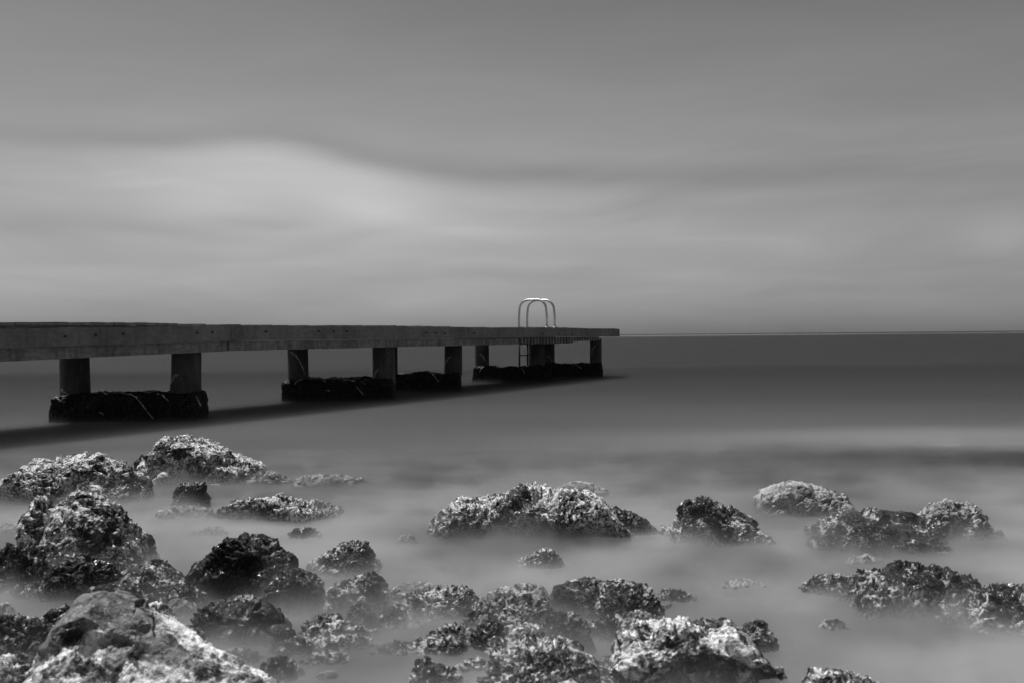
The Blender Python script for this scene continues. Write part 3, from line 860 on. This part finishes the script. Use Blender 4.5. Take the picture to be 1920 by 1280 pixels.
# --- right
R('steep grey rock with a dark peak right of the biggest pale rock', [(1255, 990), (1278, 968), (1289, 938), (1325, 927), (1345, 938), (1385, 950), (1410, 965), (1435, 990), (1448, 1010)], 1026, 'greycrust', 0.22, 1.2, 0.7, 0.1, 146)
R('pale smooth-topped rock, farthest back on the right', [(1420, 940), (1426, 920), (1460, 905), (1485, 899), (1530, 907), (1578, 921), (1592, 948)], 968, 'pale', 0.2, 0.6, 0.5, 0.1, 147)
R('wide dark speckled rock in front of the rightmost pale hump', [(1522, 1008), (1536, 984), (1570, 966), (1600, 958), (1640, 950), (1660, 956), (1700, 957), (1738, 965), (1760, 985), (1785, 1018)], 1034, 'weed', 0.24, 1.25, 0.7, 0, 148)
R('pale grey hump of rock, rightmost of the far row', [(1728, 968), (1755, 941), (1798, 934), (1828, 941), (1846, 962), (1868, 998)], 1016, 'pale', 0.18, 1.0, 0.6, 0.1, 149)
R('small dark stone at the left tip of the right-hand chain', [(1506, 1100), (1528, 1079), (1565, 1073), (1592, 1078), (1612, 1100)], 1118, 'weed', 0.1, 1.2, 0.6, 0, 150)
R('tall dark rock in the middle of the right-hand chain', [(1590, 1110), (1606, 1078), (1630, 1065), (1655, 1066), (1678, 1074), (1700, 1050), (1730, 1050), (1760, 1055), (1800, 1068), (1838, 1088), (1862, 1125)], 1160, 'weed', 0.22, 1.25, 0.8, 0, 151)
R('long rock of the right-hand chain running out of the right edge', [(1715, 1150), (1765, 1115), (1815, 1100), (1850, 1096), (1872, 1098), (1900, 1088), (1945, 1095), (1990, 1120), (2020, 1150)], 1186, 'weed', 0.24, 1.25, 0.7, 0, 152)
R('faint stone in mist just above the right-hand chain', [(1585, 1054), (1605, 1041), (1635, 1038), (1668, 1056)], 1062, 'pale', 0.08, 1.0, 0.5, 0, 153)
R('faint pale stone alone left of the right-hand chain', [(1345, 1100), (1370, 1088), (1400, 1084), (1430, 1090), (1455, 1102)], 1108, 'pale', 0.1, 0.9, 0.5, 0, 154)
R('barely visible dark stone under the mist right of the mottled boulder', [(1538, 1172), (1555, 1160), (1575, 1159), (1592, 1174)], 1184, 'weed', 0.05, 0.9, 0.4, 0, 155)
R('black and white mottled boulder with a dark underside at the bottom edge', [(1152, 1230), (1162, 1185), (1200, 1166), (1240, 1160), (1290, 1155), (1340, 1160), (1380, 1155), (1405, 1170), (1430, 1195), (1455, 1225), (1472, 1265), (1485, 1310)], 1330, 'patch', 0.22, 0.7, 0.4, 0.2, 156, under=0.6)
R('hazy dark stone behind the right shoulder of the mottled boulder', [(1392, 1180), (1405, 1164), (1425, 1158), (1445, 1170), (1460, 1212)], 1222, 'weed', 0.08, 1.0, 0.6, 0, 157)
R('white and black rock cut by the bottom edge, far right one', [(1520, 1285), (1535, 1250), (1580, 1252), (1620, 1258), (1655, 1270), (1685, 1300)], 1360, 'patch', 0.14, 0.6, 0.7, 0.2, 158)

# --- rubble filling the near left
R('dark speckled stone tucked against the left foot of the domed boulder', [(300, 1122), (322, 1098), (350, 1092), (375, 1108), (388, 1135)], 1150, 'weed', 0.09, 1.2, 0.7, 0, 160)
R('low speckled rubble behind the peak of the big white-patched boulder', [(150, 1120), (178, 1098), (215, 1092), (250, 1098), (285, 1120), (300, 1145)], 1158, 'weed', 0.1, 1.3, 0.7, 0, 161)
R('rough low rubble left of the peak of the big white-patched boulder', [(20, 1190), (50, 1168), (85, 1148), (118, 1130), (140, 1150)], 1235, 'greycrust', 0.09, 1.2, 0.7, 0, 162)
R('speckled rock in the bottom left corner below the dark knobbly rock', [(-50, 1250), (-10, 1228), (20, 1222), (50, 1232), (80, 1270)], 1360, 'crust', 0.09, 1.2, 0.6, 0, 163)
R('smooth dark stone set in a hollow of the knobbly rock', [(642, 1160), (655, 1138), (678, 1126), (695, 1136), (706, 1160)], 1178, 'wet', 0.06, 0.3, 0.4, 0, 164)
R('dark rubble joining the round black boulder and the knobbly rock', [(555, 1185), (575, 1160), (605, 1148), (635, 1150), (660, 1175)], 1190, 'weed', 0.08, 1.3, 0.7, 0, 165)
R('half sunk stones under the broken dark rock', [(400, 1228), (425, 1216), (455, 1212), (480, 1220), (500, 1236)], 1246, 'weed', 0.06, 1.2, 0.6, 0, 166)
R('pale rubble in front of the right end of the long weedy rock', [(1135, 1175), (1160, 1152), (1195, 1142), (1228, 1148), (1258, 1172)], 1182, 'pale', 0.08, 1.3, 0.6, 0, 167)
R('small round stone between the coarse grey boulder and the mottled boulder', [(1120, 1246), (1130, 1230), (1146, 1228), (1158, 1246)], 1258, 'weed', 0.04, 0.8, 0.4, 0, 168)
R('speckled rubble just behind the coarse grey boulder', [(925, 1195), (950, 1172), (985, 1165), (1018, 1172), (1040, 1198)], 1212, 'greycrust', 0.08, 1.3, 0.7, 0, 169)
R('dark weedy hump joining the two slabs of the left cluster at their foot', [(110, 1075), (135, 1052), (165, 1045), (200, 1050), (225, 1080)], 1100, 'wet', 0.1, 1.1, 0.7, 0, 170)
R('low stone between the left edge rock and the big white-patched boulder', [(15, 1108), (40, 1092), (70, 1088), (95, 1104)], 1122, 'weed', 0.06, 1.1, 0.6, 0, 171)
R('low dark stones joining the tall rock to the small stone in the right-hand chain', [(1560, 1118), (1585, 1096), (1612, 1092), (1640, 1112)], 1130, 'weed', 0.1, 1.2, 0.6, 0, 172)

R('dark broken stones between the big white-patched boulder and the broken dark rock', [(270, 1205), (300, 1180), (335, 1168), (365, 1178), (395, 1210)], 1240, 'weed', 0.09, 1.3, 0.8, 0, 173)
R('weedy stones below the right foot of the domed boulder', [(395, 1140), (425, 1118), (460, 1112), (500, 1122), (520, 1145)], 1168, 'weed', 0.09, 1.3, 0.8, 0, 174)
R('low weedy stones joining the knobbly rock and the rounded block', [(690, 1165), (715, 1142), (745, 1132), (775, 1145), (800, 1170)], 1182, 'weed', 0.1, 1.3, 0.7, 0, 175)
R('small dark stone between the rounded block and the pale rubble slope', [(870, 1150), (888, 1130), (910, 1124), (930, 1138), (942, 1160)], 1176, 'weed', 0.07, 1.2, 0.7, 0, 176)
R('sunken weedy stones right of the small round glistening stone', [(560, 1240), (585, 1222), (615, 1216), (650, 1224), (670, 1240)], 1248, 'weed', 0.06, 1.2, 0.6, 0, 177)
R('low weedy stones right of the broken dark rock', [(505, 1222), (530, 1200), (558, 1192), (585, 1204), (602, 1226)], 1232, 'weed', 0.07, 1.3, 0.7, 0, 181)
R('low dark stones in front of the rounded block', [(800, 1192), (825, 1172), (858, 1166), (885, 1178), (900, 1196)], 1204, 'weed', 0.07, 1.3, 0.7, 0, 182)
R('half sunk dark stones behind the two-humped stone', [(850, 1252), (872, 1234), (898, 1230), (920, 1250)], 1262, 'weed', 0.05, 1.2, 0.7, 0, 183)
R('long low weedy skirt in front of the knobbly rock', [(575, 1215), (610, 1192), (650, 1186), (695, 1192), (730, 1212)], 1222, 'greycrust', 0.07, 1.3, 0.7, 0, 178)
R('dark stones under the long rough slab beside the domed boulder', [(255, 1068), (285, 1046), (312, 1052), (338, 1072), (355, 1098)], 1112, 'weed', 0.1, 1.3, 0.7, 0, 179)
R('rough stone wedged between the long weedy rock and the dark squarish stone', [(1090, 1190), (1112, 1162), (1145, 1152), (1172, 1168), (1190, 1195)], 1204, 'weed', 0.08, 1.3, 0.7, 0, 180)

# ------------------------------------------------------------------ surf mist over the shallows
x0, x1, y0, y1, z0, z1 = -6.0, 6.0, 0.6, 8.8, 0.002, 0.26
vv = [(x, y, z) for z in (z0, z1) for y in (y0, y1) for x in (x0, x1)]
ff = [(0, 2, 3, 1), (4, 5, 7, 6), (0, 1, 5, 4), (2, 6, 7, 3), (0, 4, 6, 2), (1, 3, 7, 5)]
mist = mesh_obj('surf_mist', vv, ff, M['mist'])
vv = [(x, y, z) for z in (0.002, 0.12) for y in (8.81, 32.0) for x in (-16.0, 14.0)]
tag(mesh_obj('water_murk', vv, ff, M['murk']), 'thin dim layer of wave-blurred water round the pier footings', 'murk', kind='stuff')
tag(mist, 'low white surf mist hanging over the rocks and shallows', 'mist', kind='stuff')
